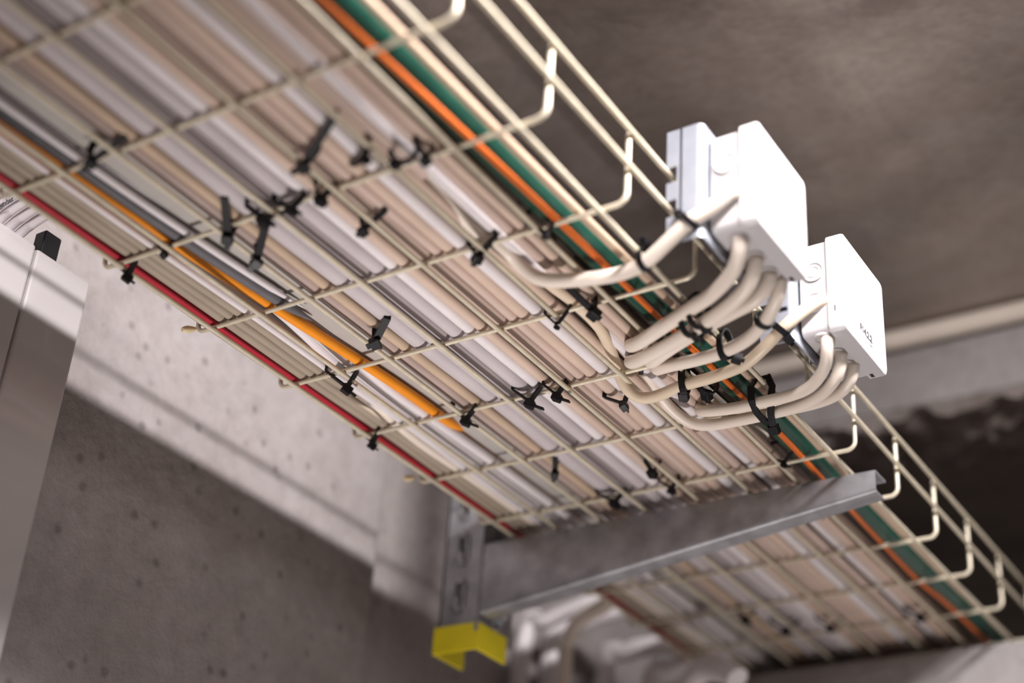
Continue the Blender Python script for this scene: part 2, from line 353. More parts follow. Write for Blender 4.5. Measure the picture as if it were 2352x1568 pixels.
tube(bm, [(0.3185, -0.62, 0.0075), (0.3190, -0.2, 0.0075), (0.3205, 0.1, 0.0075), (0.3225, 0.25, 0.0075), (0.3272, 0.42, 0.0075), (0.3305, 0.55, 0.0075), (0.3285, 0.7, 0.0075), (0.3305, 0.9, 0.0075), (0.335, 1.1, 0.0075), (0.335, 1.72, 0.0075)], 0.0031, 12)
tag(rebase(link_mesh('cream_cable', bm, 'tan'), (0.325, 0.4, 0.004)), 'slim cream cable along the outer side of the green pipe', 'cable', 'cables lying along the wire tray')

# ------------------------------------------------------------------ junction boxes on their plates
def rrect(y0, y1, z0, z1, rad, n=6):
    out = []
    for cy, cz, a0 in ((y1 - rad, z1 - rad, 0), (y0 + rad, z1 - rad, 90), (y0 + rad, z0 + rad, 180), (y1 - rad, z0 + rad, 270)):
        for k in range(n + 1):
            a = math.radians(a0 + 90 * k / n); out.append((cy + rad * math.cos(a), cz + rad * math.sin(a)))
    return out
def shell(bm, rings):          # rings: list of (x, outline)
    vs_ = [[bm.verts.new(W((x, y, z))) for y, z in ol] for x, ol in rings]
    n = len(vs_[0])
    for A, B in zip(vs_, vs_[1:]):
        for k in range(n): bm.faces.new((A[k], A[(k + 1) % n], B[(k + 1) % n], B[k]))
    bm.faces.new(vs_[0][::-1]); bm.faces.new(vs_[-1])
def torus(bm, c, nrm, R, r, seg=28):
    n = Vector(nrm).normalized(); u = n.orthogonal().normalized(); w = n.cross(u); c = Vector(c)
    tube(bm, [c + (u * math.cos(2 * math.pi * k / seg) + w * math.sin(2 * math.pi * k / seg)) * R for k in range(seg)], r, 8, closed=True, smooth=False)
def disc(bm, c, nrm, R, h, seg=28):
    n = Vector(nrm).normalized(); tube(bm, [Vector(c) - n * h, Vector(c) + n * h], R, seg, smooth=False)
def text_mesh(name, s, size, mtx, parent, mat_='ink'):
    cu = bpy.data.curves.new(name, 'FONT'); cu.body = s; cu.size = 1.0; cu.extrude = 0.02; cu.offset = 0.026; cu.resolution_u = 3
    t = bpy.data.objects.new(name, cu); COL.objects.link(t)
    dg = bpy.context.evaluated_depsgraph_get(); dg.update()
    me = bpy.data.meshes.new_from_object(t.evaluated_get(dg)); bpy.data.objects.remove(t)
    me.transform(mtx @ Matrix.Scale(size, 4)); me.materials.clear(); me.materials.append(M[mat_])
    o = bpy.data.objects.new(name, me); COL.objects.link(o)
    return child_of(o, parent) if parent else o
def junction_box(y0, z0, label, txt, side_in, bottoms):
    S = 0.0855; y1 = y0 + S; z1 = z0 + S; i = 0.0022
    t = tag(empty('junction_box', (0.41, y0 + S / 2, z0)), label, 'junction box', 'white junction boxes on the tray side')
    bm = bmesh.new()
    shell(bm, [(0.3925, rrect(y0 + i + .003, y1 - i - .003, z0 + i + .003, z1 - i - .003, 0.004)), (0.3945, rrect(y0 + i, y1 - i, z0 + i, z1 - i, 0.006)), (0.4165, rrect(y0 + i, y1 - i, z0 + i, z1 - i, 0.006))])
    child_of(link_mesh('body', bm, 'box'), t)
    bm = bmesh.new()
    shell(bm, [(0.4166, rrect(y0, y1, z0, z1, 0.0065)), (0.4272, rrect(y0, y1, z0, z1, 0.0065)), (0.4290, rrect(y0 + .0006, y1 - .0006, z0 + .0006, z1 - .0006, 0.006)), (0.4299, rrect(y0 + .0024, y1 - .0024, z0 + .0024, z1 - .0024, 0.0045))])
    lid = child_of(link_mesh('lid', bm, 'lid'), t)
    for a_, b_ in (((0.4215, y0 - 0.0003, z0 + 0.016), (0.4225, y0 + 0.002, z0 + 0.021)), ((0.4190, y1 - 0.012, z0 - 0.0003), (0.4215, y1 - 0.007, z0 + 0.002))):
        bm = bmesh.new(); box(bm, a_, b_); child_of(link_mesh('lid_slot', bm, 'dark', smooth=False), t)
    for zz in (0.0285, 0.0555):
        bm = bmesh.new(); disc(bm, (0.4055, y0 + i - 0.0002, z0 + zz), (0, 1, 0), 0.0082, 0.0007); torus(bm, (0.4055, y0 + i - 0.0009, z0 + zz), (0, 1, 0), 0.0078, 0.0009); torus(bm, (0.4055, y0 + i - 0.0009, z0 + zz), (0, 1, 0), 0.0045, 0.0006)
        child_of(link_mesh('cable_entry', bm, 'grommet'), t)
    for yy in bottoms:
        bm = bmesh.new(); disc(bm, (0.408, yy, z0 + i), (0, 0, 1), 0.0078, 0.0006); torus(bm, (0.408, yy, z0 + i - 0.0006), (0, 0, 1), 0.0070, 0.0011)
        child_of(link_mesh('cable_entry', bm, 'grommet'), t)
    # lettering on the lid, reading away from the viewer
    mt = Matrix(((0, 0, 1, 0), (1, 0, 0, 0), (0, 1, 0, 0), (0, 0, 0, 1)))
    mt.translation = W((0.43, y0 + 0.0285, z0 + 0.0135)); text_mesh('lettering', txt, 0.0084, mt, t)
    bm = bmesh.new(); box(bm, (0.4298, y0 + 0.048, z0 + 0.0098), (0.4301, y0 + 0.0525, z0 + 0.0104)); child_of(link_mesh('lettering', bm, 'ink', smooth=False), t)
    return t
def mount_plate(y0, z0, label):
    t = tag(empty('mounting_plate', (0.38, y0 + 0.043, z0)), label, 'mounting plate', 'zinc plates clamped to the tray side')
    ya, yb, za, zb = y0 - 0.006, y0 + 0.0925, z0 - 0.004, z0 + 0.0915
    bm = bmesh.new()                      # C section: front panel, rounded into two side flanges
    T = 0.0016
    def path(o):
        p = [(0.3745, ya + o)]
        for k in range(7): a = math.pi / 2 * k / 6; p.append((0.3868 + (0.005 - o) * math.sin(a), ya + 0.005 - (0.005 - o) * math.cos(a)))
        for k in range(7): a = math.pi / 2 * k / 6; p.append((0.3868 + (0.005 - o) * math.cos(a), yb - 0.005 + (0.005 - o) * math.sin(a)))
        return p + [(0.3745, yb - o)]
    po, pi_ = path(0.0), path(T); ring_ = po + pi_[::-1]
    lo = [bm.verts.new(W((x, y, za))) for x, y in ring_]; hi = [bm.verts.new(W((x, y, zb))) for x, y in ring_]
    n = len(ring_); h = n // 2
    for k in range(n): bm.faces.new((lo[k], lo[(k + 1) % n], hi[(k + 1) % n], hi[k]))
    for q in (lo, hi):
        for k in range(h - 1): bm.faces.new((q[k], q[k + 1], q[n - 2 - k], q[n - 1 - k]))
    child_of(link_mesh('panel', bm, 'galv_light'), t)
    for ys in (ya, yb - 0.0016):
        bm = bmesh.new()                  # notched hook edge that grips the side wires
        zs = [za, z0 + 0.0235]; 
        for a, b, w in ((za, z0 + 0.018, 0.010), (z0 + 0.018, z0 + 0.032, 0.0025), (z0 + 0.032, z0 + 0.047, 0.0105), (z0 + 0.047, z0 + 0.060, 0.0025), (z0 + 0.060, zb, 0.0105)):
            box(bm, (0.3746 - w, ys, a), (0.3760, ys + 0.0016, b))
        child_of(link_mesh('hook_flange', bm, 'galv_light', smooth=False), t)
    return t
mount_plate(0.2540, -0.0015, 'zinc mounting plate behind the box nearest the camera')
mount_plate(0.4060, -0.0020, 'zinc mounting plate behind the box lettered F14.2.2')
junction_box(0.2540, -0.0015, 'white square junction box nearest the camera, upper left of the pair', 'F14.2.1', True, (0.272, 0.297, 0.319))
junction_box(0.4060, -0.0020, 'white square junction box lettered F14.2.2, lower right of the pair', 'F14.2.2', True, (0.4175, 0.442, 0.462))

# ------------------------------------------------------------------ cream cables from the boxes into the tray
def lead(pts, r, label, material='cream'):
    bm = bmesh.new(); tube(bm, pts, r, 16, step=0.004)
    o = link_mesh('box_cable', bm, material); rebase(o, pts[len(pts) // 2])
    return tag(o, label, 'cable', 'cream cables leading from the junction boxes')
lead([(0.4155, 0.262, 0.027), (0.4155, 0.2535, 0.0265), (0.4125, 0.2475, 0.0225), (0.4007, 0.2457, 0.013), (0.3832, 0.2437, 0.0040), (0.3684, 0.2462, -0.0035), (0.3467, 0.2520, -0.0118), (0.3237, 0.2558, -0.0125), (0.2952, 0.2506, -0.0118), (0.2700, 0.2440, -0.0085),
      (0.2575, 0.2360, 0.0005), (0.2520, 0.2240, 0.0075), (0.2490, 0.2080, 0.0085), (0.2440, 0.185, 0.0110), (0.2440, 0.14, 0.018), (0.244, 0.05, 0.020), (0.244, -0.2, 0.020)], 0.0052,
     'cream cable from the near face of the nearest box, sweeping left under the green pipe')
lead([(0.408, 0.272, 0.006), (0.4085, 0.2715, -0.006), (0.3974, 0.2845, -0.0140), (0.3748, 0.3007, -0.0165), (0.3523, 0.312, -0.0165), (0.3189, 0.3296, -0.0145), (0.2908, 0.3469, -0.0105), (0.2760, 0.3610, -0.0020), (0.2720, 0.375, 0.006), (0.2700, 0.41, 0.018), (0.27, 0.5, 0.02)], 0.0054,
     'topmost of the three cream cables curving from the underside of the nearest box')
lead([(0.408, 0.297, 0.006), (0.4077, 0.2974, -0.006), (0.3979, 0.3042, -0.0170), (0.3763, 0.3148, -0.0225), (0.3474, 0.3287, -0.0225), (0.3126, 0.3484, -0.0185), (0.2835, 0.3653, -0.0130), (0.2650, 0.3820, -0.0030), (0.2600, 0.395, 0.006), (0.2590, 0.43, 0.018), (0.259, 0.52, 0.02)], 0.0054,
     'lowest of the three cream cables curving from the underside of the nearest box')
lead([(0.408, 0.319, 0.006), (0.4079, 0.3191, -0.006), (0.396, 0.3238, -0.0150), (0.3755, 0.3300, -0.0165), (0.347, 0.3434, -0.0140), (0.3114, 0.3616, -0.0120), (0.2870, 0.3790, -0.0080), (0.2760, 0.3930, 0.0000), (0.2740, 0.41, 0.009), (0.274, 0.5, 0.02)], 0.0052,
     'cream cable tucked behind the pair tied below the nearest box')
lead([(0.4115, 0.330, 0.006), (0.4115, 0.3300, -0.006), (0.4033, 0.3376, -0.0140), (0.390, 0.350, -0.0180), (0.3693, 0.3653, -0.0190), (0.3445, 0.3774, -0.0165), (0.3208, 0.3818, -0.0150), (0.296, 0.3873, -0.0110), (0.2800, 0.3965, -0.0055), (0.2765, 0.408, 0.003), (0.278, 0.44, 0.015), (0.278, 0.53, 0.02)], 0.0050,
     'cream cable from the far underside of the nearest box, passing between the two boxes')
lead([(0.4115, 0.414, 0.0265), (0.4110, 0.4050, 0.0255), (0.401, 0.3990, 0.0165), (0.3857, 0.3949, 0.0030), (0.3683, 0.3982, -0.0080), (0.3488, 0.4058, -0.0135), (0.3204, 0.4122, -0.0140), (0.2933, 0.4144, -0.0140), (0.2655, 0.4210, -0.0140), (0.2510, 0.4185, -0.0125), (0.2440, 0.4090, -0.0050), (0.2428, 0.3990, 0.0065),
      (0.2480, 0.3800, 0.0085), (0.2560, 0.3560, 0.0080), (0.2600, 0.3350, 0.0080), (0.2600, 0.3030, 0.0088), (0.2565, 0.27, 0.0090), (0.2550, 0.245, 0.0155), (0.2560, 0.2, 0.019), (0.256, 0.1, 0.02)], 0.0047,
     'tan cream cable from the near face of the box lettered F14.2.2', 'cream_dark')
lead([(0.4095, 0.4175, 0.006), (0.4105, 0.4166, -0.008), (0.4018, 0.431, -0.0170), (0.3837, 0.4470, -0.0205), (0.3617, 0.4555, -0.0195), (0.3344, 0.4600, -0.0170), (0.310, 0.4646, -0.0140), (0.286, 0.4675, -0.0095), (0.2760, 0.4780, -0.0010), (0.2745, 0.49, 0.008), (0.275, 0.55, 0.019)], 0.0047,
     'uppermost of the cream cables from the underside of the box lettered F14.2.2')
lead([(0.4105, 0.442, 0.006), (0.411, 0.4421, -0.008), (0.4038, 0.4475, -0.0180), (0.3871, 0.4595, -0.0220), (0.3634, 0.4695, -0.0220), (0.3354, 0.4750, -0.0200), (0.3063, 0.4808, -0.0165), (0.2816, 0.4845, -0.0130), (0.2670, 0.4810, -0.0095), (0.2580, 0.4700, -0.0035), (0.2530, 0.455, 0.004), (0.2520, 0.43, 0.013), (0.252, 0.35, 0.02)], 0.0048,
     'lowest cream cable from the underside of the box lettered F14.2.2')
lead([(0.4120, 0.462, 0.006), (0.4129, 0.4615, -0.008), (0.4045, 0.4672, -0.0155), (0.3933, 0.4740, -0.0170), (0.3753, 0.4800, -0.0165), (0.3475, 0.4850, -0.0140), (0.3238, 0.4880, -0.0120), (0.300, 0.4915, -0.0095), (0.2890, 0.500, -0.002), (0.2860, 0.52, 0.009), (0.286, 0.58, 0.019)], 0.0046,
     'shortest cream cable from the underside of the box lettered F14.2.2')

# ------------------------------------------------------------------ cable ties
def cable_tie(label, strap, axis, head, hdir, tail=0.007, hs=1.0):
    t = tag(empty('cable_tie', head), label, 'cable tie', 'black cable ties on the tray')
    bm = bmesh.new(); band(bm, strap, axis, 0.0046 * hs, 0.0015); child_of(link_mesh('strap', bm, 'black', smooth=False), t)
    hd = Vector(hdir).normalized(); ax = Vector(axis).normalized()
    bm = bmesh.new(); obox(bm, head, hd, ax, None, 0.0066 * hs, 0.0068 * hs, 0.0054 * hs)
    child_of(link_mesh('head', bm, 'black', smooth=False, bevel=0.0008), t)
    if tail:
        bm = bmesh.new(); c = Vector(head) + hd * (0.0029 * hs + tail / 2 - 0.0005); obox(bm, c, hd, ax, None, tail, 0.0036 * hs, 0.0012)
        child_of(link_mesh('tail', bm, 'black', smooth=False), t)
    return t
def loop(cx, cy, ang, hw, zb, zt, hxy=(0, 0)):       # rounded loop in the vertical plane along direction ang
    d = Vector((math.cos(ang), math.sin(ang), 0)); out = []
    zm = 0.0022
    for k in range(9):                          # arch over the cables
        a = math.pi * k / 8
        out.append(Vector((cx, cy, zm + math.sin(a) ** 0.6 * (zt - zm))) + d * math.copysign(abs(math.cos(a)) ** 0.6, math.cos(a)) * hw)
    for q in (0.3, 0.6, 0.85): out.append(Vector((cx, cy, zm)) - d * hw + (Vector((0, 0, zb - zm)) + d * hw + Vector((hxy[0], hxy[1], 0))) * q)
    for q in (0.85, 0.6, 0.3): out.append(Vector((cx, cy, zm)) + d * hw + (Vector((0, 0, zb - zm)) - d * hw + Vector((hxy[0], hxy[1], 0))) * q)
    return out, Vector((-d.y, d.x, 0))
def tie(x, y, deg, hw, label, hx=None, hdeg=None, zb=-0.0072, zt=0.014, tail=0.006, hs=1.0, hz=None):
    hx = hx or (0.0, 0.0)
    st, ax = loop(x, y, math.radians(deg), hw, zb, zt, hx)
    hp = (x + hx[0], y + hx[1], (zb - 0.002 if hz is None else hz))
    hd = Vector((math.cos(math.radians(hdeg if hdeg is not None else deg)), math.sin(math.radians(hdeg if hdeg is not None else deg)), -0.45))
    return cable_tie(label, st, ax, hp, hd, tail, hs)
B_ = 'black cable tie '
tie(0.226, 0.050, 145, 0.020, B_ + 'with a long slanting strap, uppermost in the tray', (-0.024, 0.010), 200, hs=1.15)
tie(0.232, 0.078, 150, 0.013, B_ + 'short one just below the uppermost long tie', (0.010, -0.006), -20)
tie(0.256, 0.092, 60, 0.009, B_ + 'left of the slanted pair beside the green pipe', (0.002, -0.008), -80, zb=-0.0085)
tie(0.2755, 0.088, 70, 0.007, B_ + 'right of the slanted pair beside the green pipe', (0, 0.004), 80, zb=-0.0065, tail=0)
tie(0.112, 0.088, 120, 0.017, B_ + 'at the left end of the dense black knot cluster', (-0.010, 0.012), 130, hs=1.2)
tie(0.139, 0.095, 40, 0.014, B_ + 'thick one in the middle of the dense knot cluster', (0.0, 0.0), 20, hs=1.3)
tie(0.118, 0.117, 140, 0.022, B_ + 'with a leg-like strap hanging below the knot cluster', (-0.018, 0.016), 170, hs=1.15)
tie(0.160, 0.094, 10, 0.012, B_ + 'right half of the dense knot cluster under the wide lilac cable', (0.004, 0.0), 10, hs=1.1)
tie(0.191, 0.094, 30, 0.007, B_ + 'blunt one at the right end of the dense knot cluster', (-0.002, 0.0), 30, tail=0.003, hs=1.2)
tie(0.200, 0.1355, 0, 0.010, B_ + 'flat one on the bright white cable below the knot cluster', (-0.008, 0.001), 185, tail=0.003)
tie(0.0435, 0.098, 0, 0.007, B_ + 'small one around the orange cable', (0.0, 0.0), 90, zb=-0.004, zt=0.013, tail=0, hs=0.8)
tie(0.000, 0.101, 20, 0.008, B_ + 'on the tray edge nearest the white cabinet', (0.001, 0.004), 60, tail=0.004, hs=1.15)
tie(0.092, -0.008, 0, 0.016, B_ + 'dim blurred one in the far upper left of the tray', (-0.012, 0.0), 180, zt=0.011)
tie(0.2485, 0.1965, 0, 0.011, B_ + 'hooked under the sixth long tray wire beside the pink cables', (-0.005, 0.003), 150, tail=0.004, hs=1.1)
tie(0.2965, 0.1960, 20, 0.011, B_ + 'under the seventh long tray wire right next to the green pipe', (0.004, 0.001), 20, tail=0, hs=0.8)
tie(0.2485, 0.2985, 0, 0.011, B_ + 'sagging like a smile under the sixth long tray wire', (0, 0), 0, zb=-0.0105, tail=0, hs=0.6)
tie(0.2755, 0.2870, 70, 0.012, B_ + 'with a bulky head left of the cream cables below the nearest box', (0.004, 0.012), 60, tail=0.003, hs=1.3)
tie(0.1165, 0.2570, 150, 0.011, B_ + 'slanting between the flat grey strip and the wide lilac cable', (-0.008, 0.005), 200, tail=0.004, hs=1.25)
tie(0.0440, 0.3010, 25, 0.013, B_ + 'crossed bow-shaped one on the second long tray wire', (0.001, 0.008), 60, tail=0.006, hs=1.25, zb=-0.009)
tie(0.1640, 0.3905, 15, 0.012, B_ + 'left of the two hanging under the bright white cable', (0.000, 0.006), 20, tail=0.010, hs=1.2)
tie(0.1895, 0.3925, 10, 0.010, B_ + 'right of the two hanging under the bright white cable', (0.0, 0.004), 15, tail=0.009, hs=1.15)
tie(0.0000, 0.3985, 10, 0.008, B_ + 'on the wall-side tray edge, halfway down', (0.0, 0.004), 60, tail=0.004, hs=1.15)
tie(0.0990, 0.3965, 10, 0.011, B_ + 'on the third long tray wire where the orange cable ends', (0.0, 0.004), 20, tail=0.009, hs=1.2)
tie(0.2240, 0.4310, 0, 0.011, B_ + 'star-shaped one left of the looping tan cream cable', (0.007, 0.001), 80, tail=0.004, hs=1.1)
tie(0.2610, 0.4050, 125, 0.006, B_ + 'bare strap seen above the looping tan cream cable', (0, 0), 125, zb=0.000, tail=0, hs=0.7, hz=0.010)
tie(0.1145, 0.5180, 120, 0.009, B_ + 'small forked one on the fourth long tray wire near the steel arm', (0, 0), 130, tail=0.006, hs=1.0)
tie(0.1930, 0.5520, 45, 0.007, B_ + 'round one on the fifth long tray wire near the steel arm', (0, 0), 90, tail=0, hs=1.2)
tie(0.1900, 0.5880, 10, 0.010, B_ + 'close in front of the middle of the steel arm', (0.002, 0.002), 45, tail=0.003, hs=1.1)
tie(0.1300, 0.5900, 15, 0.014, B_ + 'dark knot in front of the left half of the steel arm', (0.002, 0.004), 10, tail=0.010, hs=1.3)
tie(0.3000, 0.5830, 0, 0.012, B_ + 'thin one beside the green pipe just above the steel arm', (0.002, 0.001), 10, tail=0.004, hs=0.8)
tie(0.2880, 0.6900, 0, 0.010, B_ + 'just beyond the steel arm near the green pipe', (0.003, 0.0), 10, tail=0.003, hs=1.1)
tie(0.1150, 0.9080, 60, 0.012, B_ + 'far blurred one left of the knots beyond the steel arm', (0, 0), 60, hs=1.2)
tie(0.1400, 0.9550, 20, 0.016, B_ + 'far blurred one in the middle beyond the steel arm', (0, 0), 30, hs=1.3)
tie(0.1860, 0.9650, 20, 0.014, B_ + 'far blurred one right of middle beyond the steel arm', (0, 0), 30, hs=1.2)
tie(0.2790, 0.9700, 30, 0.012, B_ + 'farthest one beside the green pipe', (0.004, 0), 30, hs=1.2)
# ties on the leads, in focus
def wrap(pts, axis, head, hdir, label, tail=0.005, hs=1.0): return cable_tie(label, [Vector(p) for p in pts], axis, head, hdir, tail, hs)
def ring(c, n, ra, rb, up=(0, 0, 1), k_=18):
    n = Vector(n).normalized(); u = Vector(up) - n * Vector(up).dot(n); u.normalize(); w = n.cross(u)
    return [Vector(c) + u * math.cos(2 * math.pi * k / k_) * ra + w * math.sin(2 * math.pi * k / k_) * rb for k in range(k_)]
wrap(ring((0.3835, 0.2440, 0.0055), (0.75, -0.05, 0.65), 0.0075, 0.0064), (0.75, -0.05, 0.65), (0.3770, 0.2445, 0.0125), (-0.6, 0.0, 0.7), B_ + 'around the cream cable where it crosses the nearest zinc plate', 0.004)
wrap(ring((0.3455, 0.2525, -0.0085), (1, -0.2, 0.1), 0.0092, 0.0062), (1, -0.2, 0.1), (0.3465, 0.2520, 0.0030), (0, -1, 0.3), B_ + 'around the lone cream cable at the right lower tray wire', 0.004)
wrap(ring((0.3440, 0.3250, -0.0160), (0.85, -0.5, 0), 0.0145, 0.0085), (0.85, -0.5, 0), (0.3450, 0.3345, -0.0260), (0.4, 0.8, -0.5), B_ + 'left strap of the double tie below the nearest box', 0.005, 1.1)
wrap(ring((0.3530, 0.3195, -0.0150), (0.85, -0.5, 0), 0.0140, 0.0090), (0.85, -0.5, 0), (0.3560, 0.3265, -0.0270), (0.4, 0.8, -0.5), B_ + 'right strap of the double tie below the nearest box', 0.004, 1.0)
wrap(ring((0.3465, 0.3770, -0.0110), (1, -0.25, 0), 0.0125, 0.0066), (1, -0.25, 0), (0.3530, 0.3835, -0.0210), (0.7, 0.5, -0.2), B_ + 'with a square head on the cream cable between the boxes', 0.003, 1.15)
wrap(ring((0.3835, 0.3955, 0.0015), (0.75, -0.1, 0.65), 0.0068, 0.0068), (0.75, -0.1, 0.65), (0.3880, 0.3985, -0.0060), (0.3, 0.6, -0.6), B_ + 'around the tan cream cable beside the plate of the lettered box', 0.003, 1.05)
wrap(ring((0.3900, 0.3500, -0.0160), (0.7, -0.6, 0.2), 0.0070, 0.0070), (0.7, -0.6, 0.2), (0.3955, 0.3510, -0.0105), (0.9, 0.3, 0.2), B_ + 'with a pointed tail under the far corner of the nearest box', 0.009, 1.0)
wrap(ring((0.2940, 0.4148, -0.0090), (1, 0.05, 0), 0.0122, 0.0062), (1, 0.05, 0), (0.2905, 0.4205, -0.0195), (-0.2, 0.8, -0.5), B_ + 'around the tan cream cable under the seventh long tray wire', 0.003, 1.15)
wrap(ring((0.3010, 0.4400, -0.0020), (0.8, -0.6, 0), 0.0085, 0.0085), (0.8, -0.6, 0), (0.2985, 0.4440, -0.0095), (-0.2, 0.8, -0.5), B_ + 'with two notches on its head, between the two cream loops', 0.004, 1.2)
# V-shaped tie: goes over the lower side wire and down round both cables
wrap([(0.3390, 0.4570, 0.0030), (0.3455, 0.4560, 0.0020), (0.3480, 0.4580, -0.0060), (0.3455, 0.4605, -0.0160), (0.3415, 0.4690, -0.0250), (0.3385, 0.4790, -0.0290), (0.3360, 0.4800, -0.0275), (0.3340, 0.4730, -0.0265),
      (0.3325, 0.4620, -0.0235), (0.3320, 0.4540, -0.0170), (0.3325, 0.4520, -0.0060), (0.3350, 0.4550, 0.0010)], (1, -0.15, 0), (0.3378, 0.4835, -0.0300), (0.0, 0.75, -0.65), 'black cable tie with V-shaped straps and a shiny head, lowest on the lettered box cables', 0.0, 1.2)

# ------------------------------------------------------------------ steel bracket arm and slotted post
def slotted(bm, origin, eu, ev, nrm, wu, hv, slots, thick):
    """flat plate wu x hv with round-ended slots (u, v, width, length along v)"""
    o = Vector(origin); eu = Vector(eu); ev = Vector(ev); nv = Vector(nrm)
    us = sorted({0.0, wu} | {s[0] - s[2] / 2 - 0.003 for s in slots} | {s[0] + s[2] / 2 + 0.003 for s in slots})
    vs_ = sorted({0.0, hv} | {s[1] - s[3] / 2 - 0.003 for s in slots} | {s[1] + s[3] / 2 + 0.003 for s in slots})
    us = [u for u in us if -1e-9 <= u <= wu + 1e-9]; vs_ = [v for v in vs_ if -1e-9 <= v <= hv + 1e-9]
    def P(u, v): return W(o + eu * u + ev * v)
    for a, b in zip(us, us[1:]):
        for c, d in zip(vs_, vs_[1:]):
            cu, cv = (a + b) / 2, (c + d) / 2
            hit = [s for s in slots if abs(cu - s[0]) < s[2] / 2 + 0.003 and abs(cv - s[1]) < s[3] / 2 + 0.003]
            if not hit:
                bm.faces.new([bm.verts.new(P(*q)) for q in ((a, c), (b, c), (b, d), (a, d))]); continue
            s = hit[0]
            n = 24; inn = []; out = []
            for k in range(n):
                t_ = 2 * math.pi * k / n; r = s[2] / 2; L_ = max(0, s[3] / 2 - r)
                x, y = r * math.cos(t_), r * math.sin(t_) + math.copysign(L_, math.sin(t_) if abs(math.sin(t_)) > 1e-6 else 1)
                inn.append((s[0] + x, s[1] + y))
                dx, dy = math.cos(t_), math.sin(t_); q = max(abs(dx), abs(dy)); dx /= q; dy /= q
                out.append((cu + dx * (b - a) / 2, cv + dy * (d - c) / 2))
            I = [bm.verts.new(P(*q)) for q in inn]; O = [bm.verts.new(P(*q)) for q in out]
            for k in range(n): bm.faces.new((I[k], I[(k + 1) % n], O[(k + 1) % n], O[k]))
    bmesh.ops.remove_doubles(bm, verts=bm.verts, dist=1e-5)
    bmesh.ops.solidify(bm, geom=bm.faces[:], thickness=thick)
PX0, PX1, PY0, PY1, PZ0 = -0.0815, -0.0355, 0.6320, 0.6780, -0.0860
post = tag(empty('slotted_post', ((PX0 + PX1) / 2, 0.655, PZ0)), 'vertical galvanised slotted steel post hanging beside the wall', 'post')
zs = [0.031 + k * 0.0485 for k in range(10)]; H = ZC - PZ0
sl = [(0.0125, z - 0.006 if k % 2 else z + 0.006, 0.0085, 0.026) for k, z in enumerate(zs) if z < H - 0.03] 
sl2 = [(0.0335, z, 0.0075, 0.026) for z in zs if z < H - 0.03]
bm = bmesh.new(); slotted(bm, (PX0, PY0, PZ0), (1, 0, 0), (0, 0, 1), (0, -1, 0), PX1 - PX0, H, [(0.0215, z, 0.0095, 0.028) for z in zs if z < H - 0.03], 0.002); child_of(link_mesh('web', bm, 'galv', smooth=False), post)
for x in (PX0, PX1):
    bm = bmesh.new(); slotted(bm, (x, PY0, PZ0), (0, 1, 0), (0, 0, 1), (1, 0, 0), PY1 - PY0, H, [(0.025, z, 0.009, 0.027) for z in zs if z < H - 0.03], 0.002 if x == PX1 else -0.002); child_of(link_mesh('flange', bm, 'galv', smooth=False), post)
# yellow end cap
cap = tag(empty('end_cap', ((PX0 + PX1) / 2, 0.655, PZ0 - 0.026)), 'yellow plastic end cap on the foot of the slotted post', 'end cap')
bm = bmesh.new(); z0, z1 = PZ0 - 0.026, PZ0 + 0.001
box(bm, (PX0 - 0.003, PY0 - 0.003, z0), (PX1 + 0.003, PY0 + 0.0, z1)); box(bm, (PX0 - 0.003, PY0, z0), (PX0 - 0.0, PY1 + 0.002, z1)); box(bm, (PX1 + 0.0, PY0, z0), (PX1 + 0.003, PY1 + 0.002, z1))
child_of(link_mesh('skirt', bm, 'yellow', smooth=False, bevel=0.001), cap)
# arm
AX0, AX1, AY = -0.030, 0.3665, 0.6255
arm = tag(empty('bracket_arm', (AX0, AY + 0.02, -0.04)), 'tapered galvanised steel cantilever arm carrying the wire tray', 'bracket arm')
def ztop(x): return -0.0072
def zbot(x): return -0.0755 + (x - 0.0) / 0.365 * 0.0475
bm = bmesh.new(); N_ = 14; th = 0.002
prof_rows = []
for k in range(N_ + 1):
    x = AX0 + (AX1 - AX0) * k / N_; zt, zb = ztop(x), zbot(x)
    pr_ = [(AY + 0.026, zt), (AY + 0.003, zt)]
    for q in range(1, 4): a = math.pi / 2 * q / 3; pr_.append((AY + 0.003 - 0.003 * math.sin(a), zt - 0.003 + 0.003 * math.cos(a)))
    pr_.append((AY, (zt + zb) / 2))
    for q in range(0, 4): a = math.pi / 2 * q / 3; pr_.append((AY + 0.004 - 0.004 * math.cos(a), zb + 0.004 - 0.004 * math.sin(a)))
    pr_.append((AY + 0.020, zb))
    prof_rows.append([bm.verts.new(W((x, y, z))) for y, z in pr_])
for A, B in zip(prof_rows, prof_rows[1:]):
    for k in range(len(A) - 1): bm.faces.new((A[k], B[k], B[k + 1], A[k + 1]))
bmesh.ops.recalc_face_normals(bm, faces=bm.faces[:])
bmesh.ops.solidify(bm, geom=bm.faces[:], thickness=0.002)
child_of(link_mesh('channel', bm, 'galv'), arm)
bm = bmesh.new(); slotted(bm, (-0.0330, 0.6270, -0.094), (0, 1, 0), (0, 0, 1), (1, 0, 0), 0.060, 0.118, [(0.03, 0.095, 0.011, 0.024), (0.03, 0.022, 0.011, 0.022)], 0.003); child_of(link_mesh('head_plate', bm, 'galv', smooth=False), arm)
for zz in (0.001, -0.072):
    bm = bmesh.new(); tube(bm, [(-0.030, 0.657, zz), (-0.0245, 0.657, zz)], 0.0085, 6, smooth=False); tube(bm, [(-0.025, 0.657, zz), (-0.017, 0.657, zz)], 0.004, 12, smooth=False)
    child_of(link_mesh('bolt', bm, 'galv_light', smooth=False), arm)

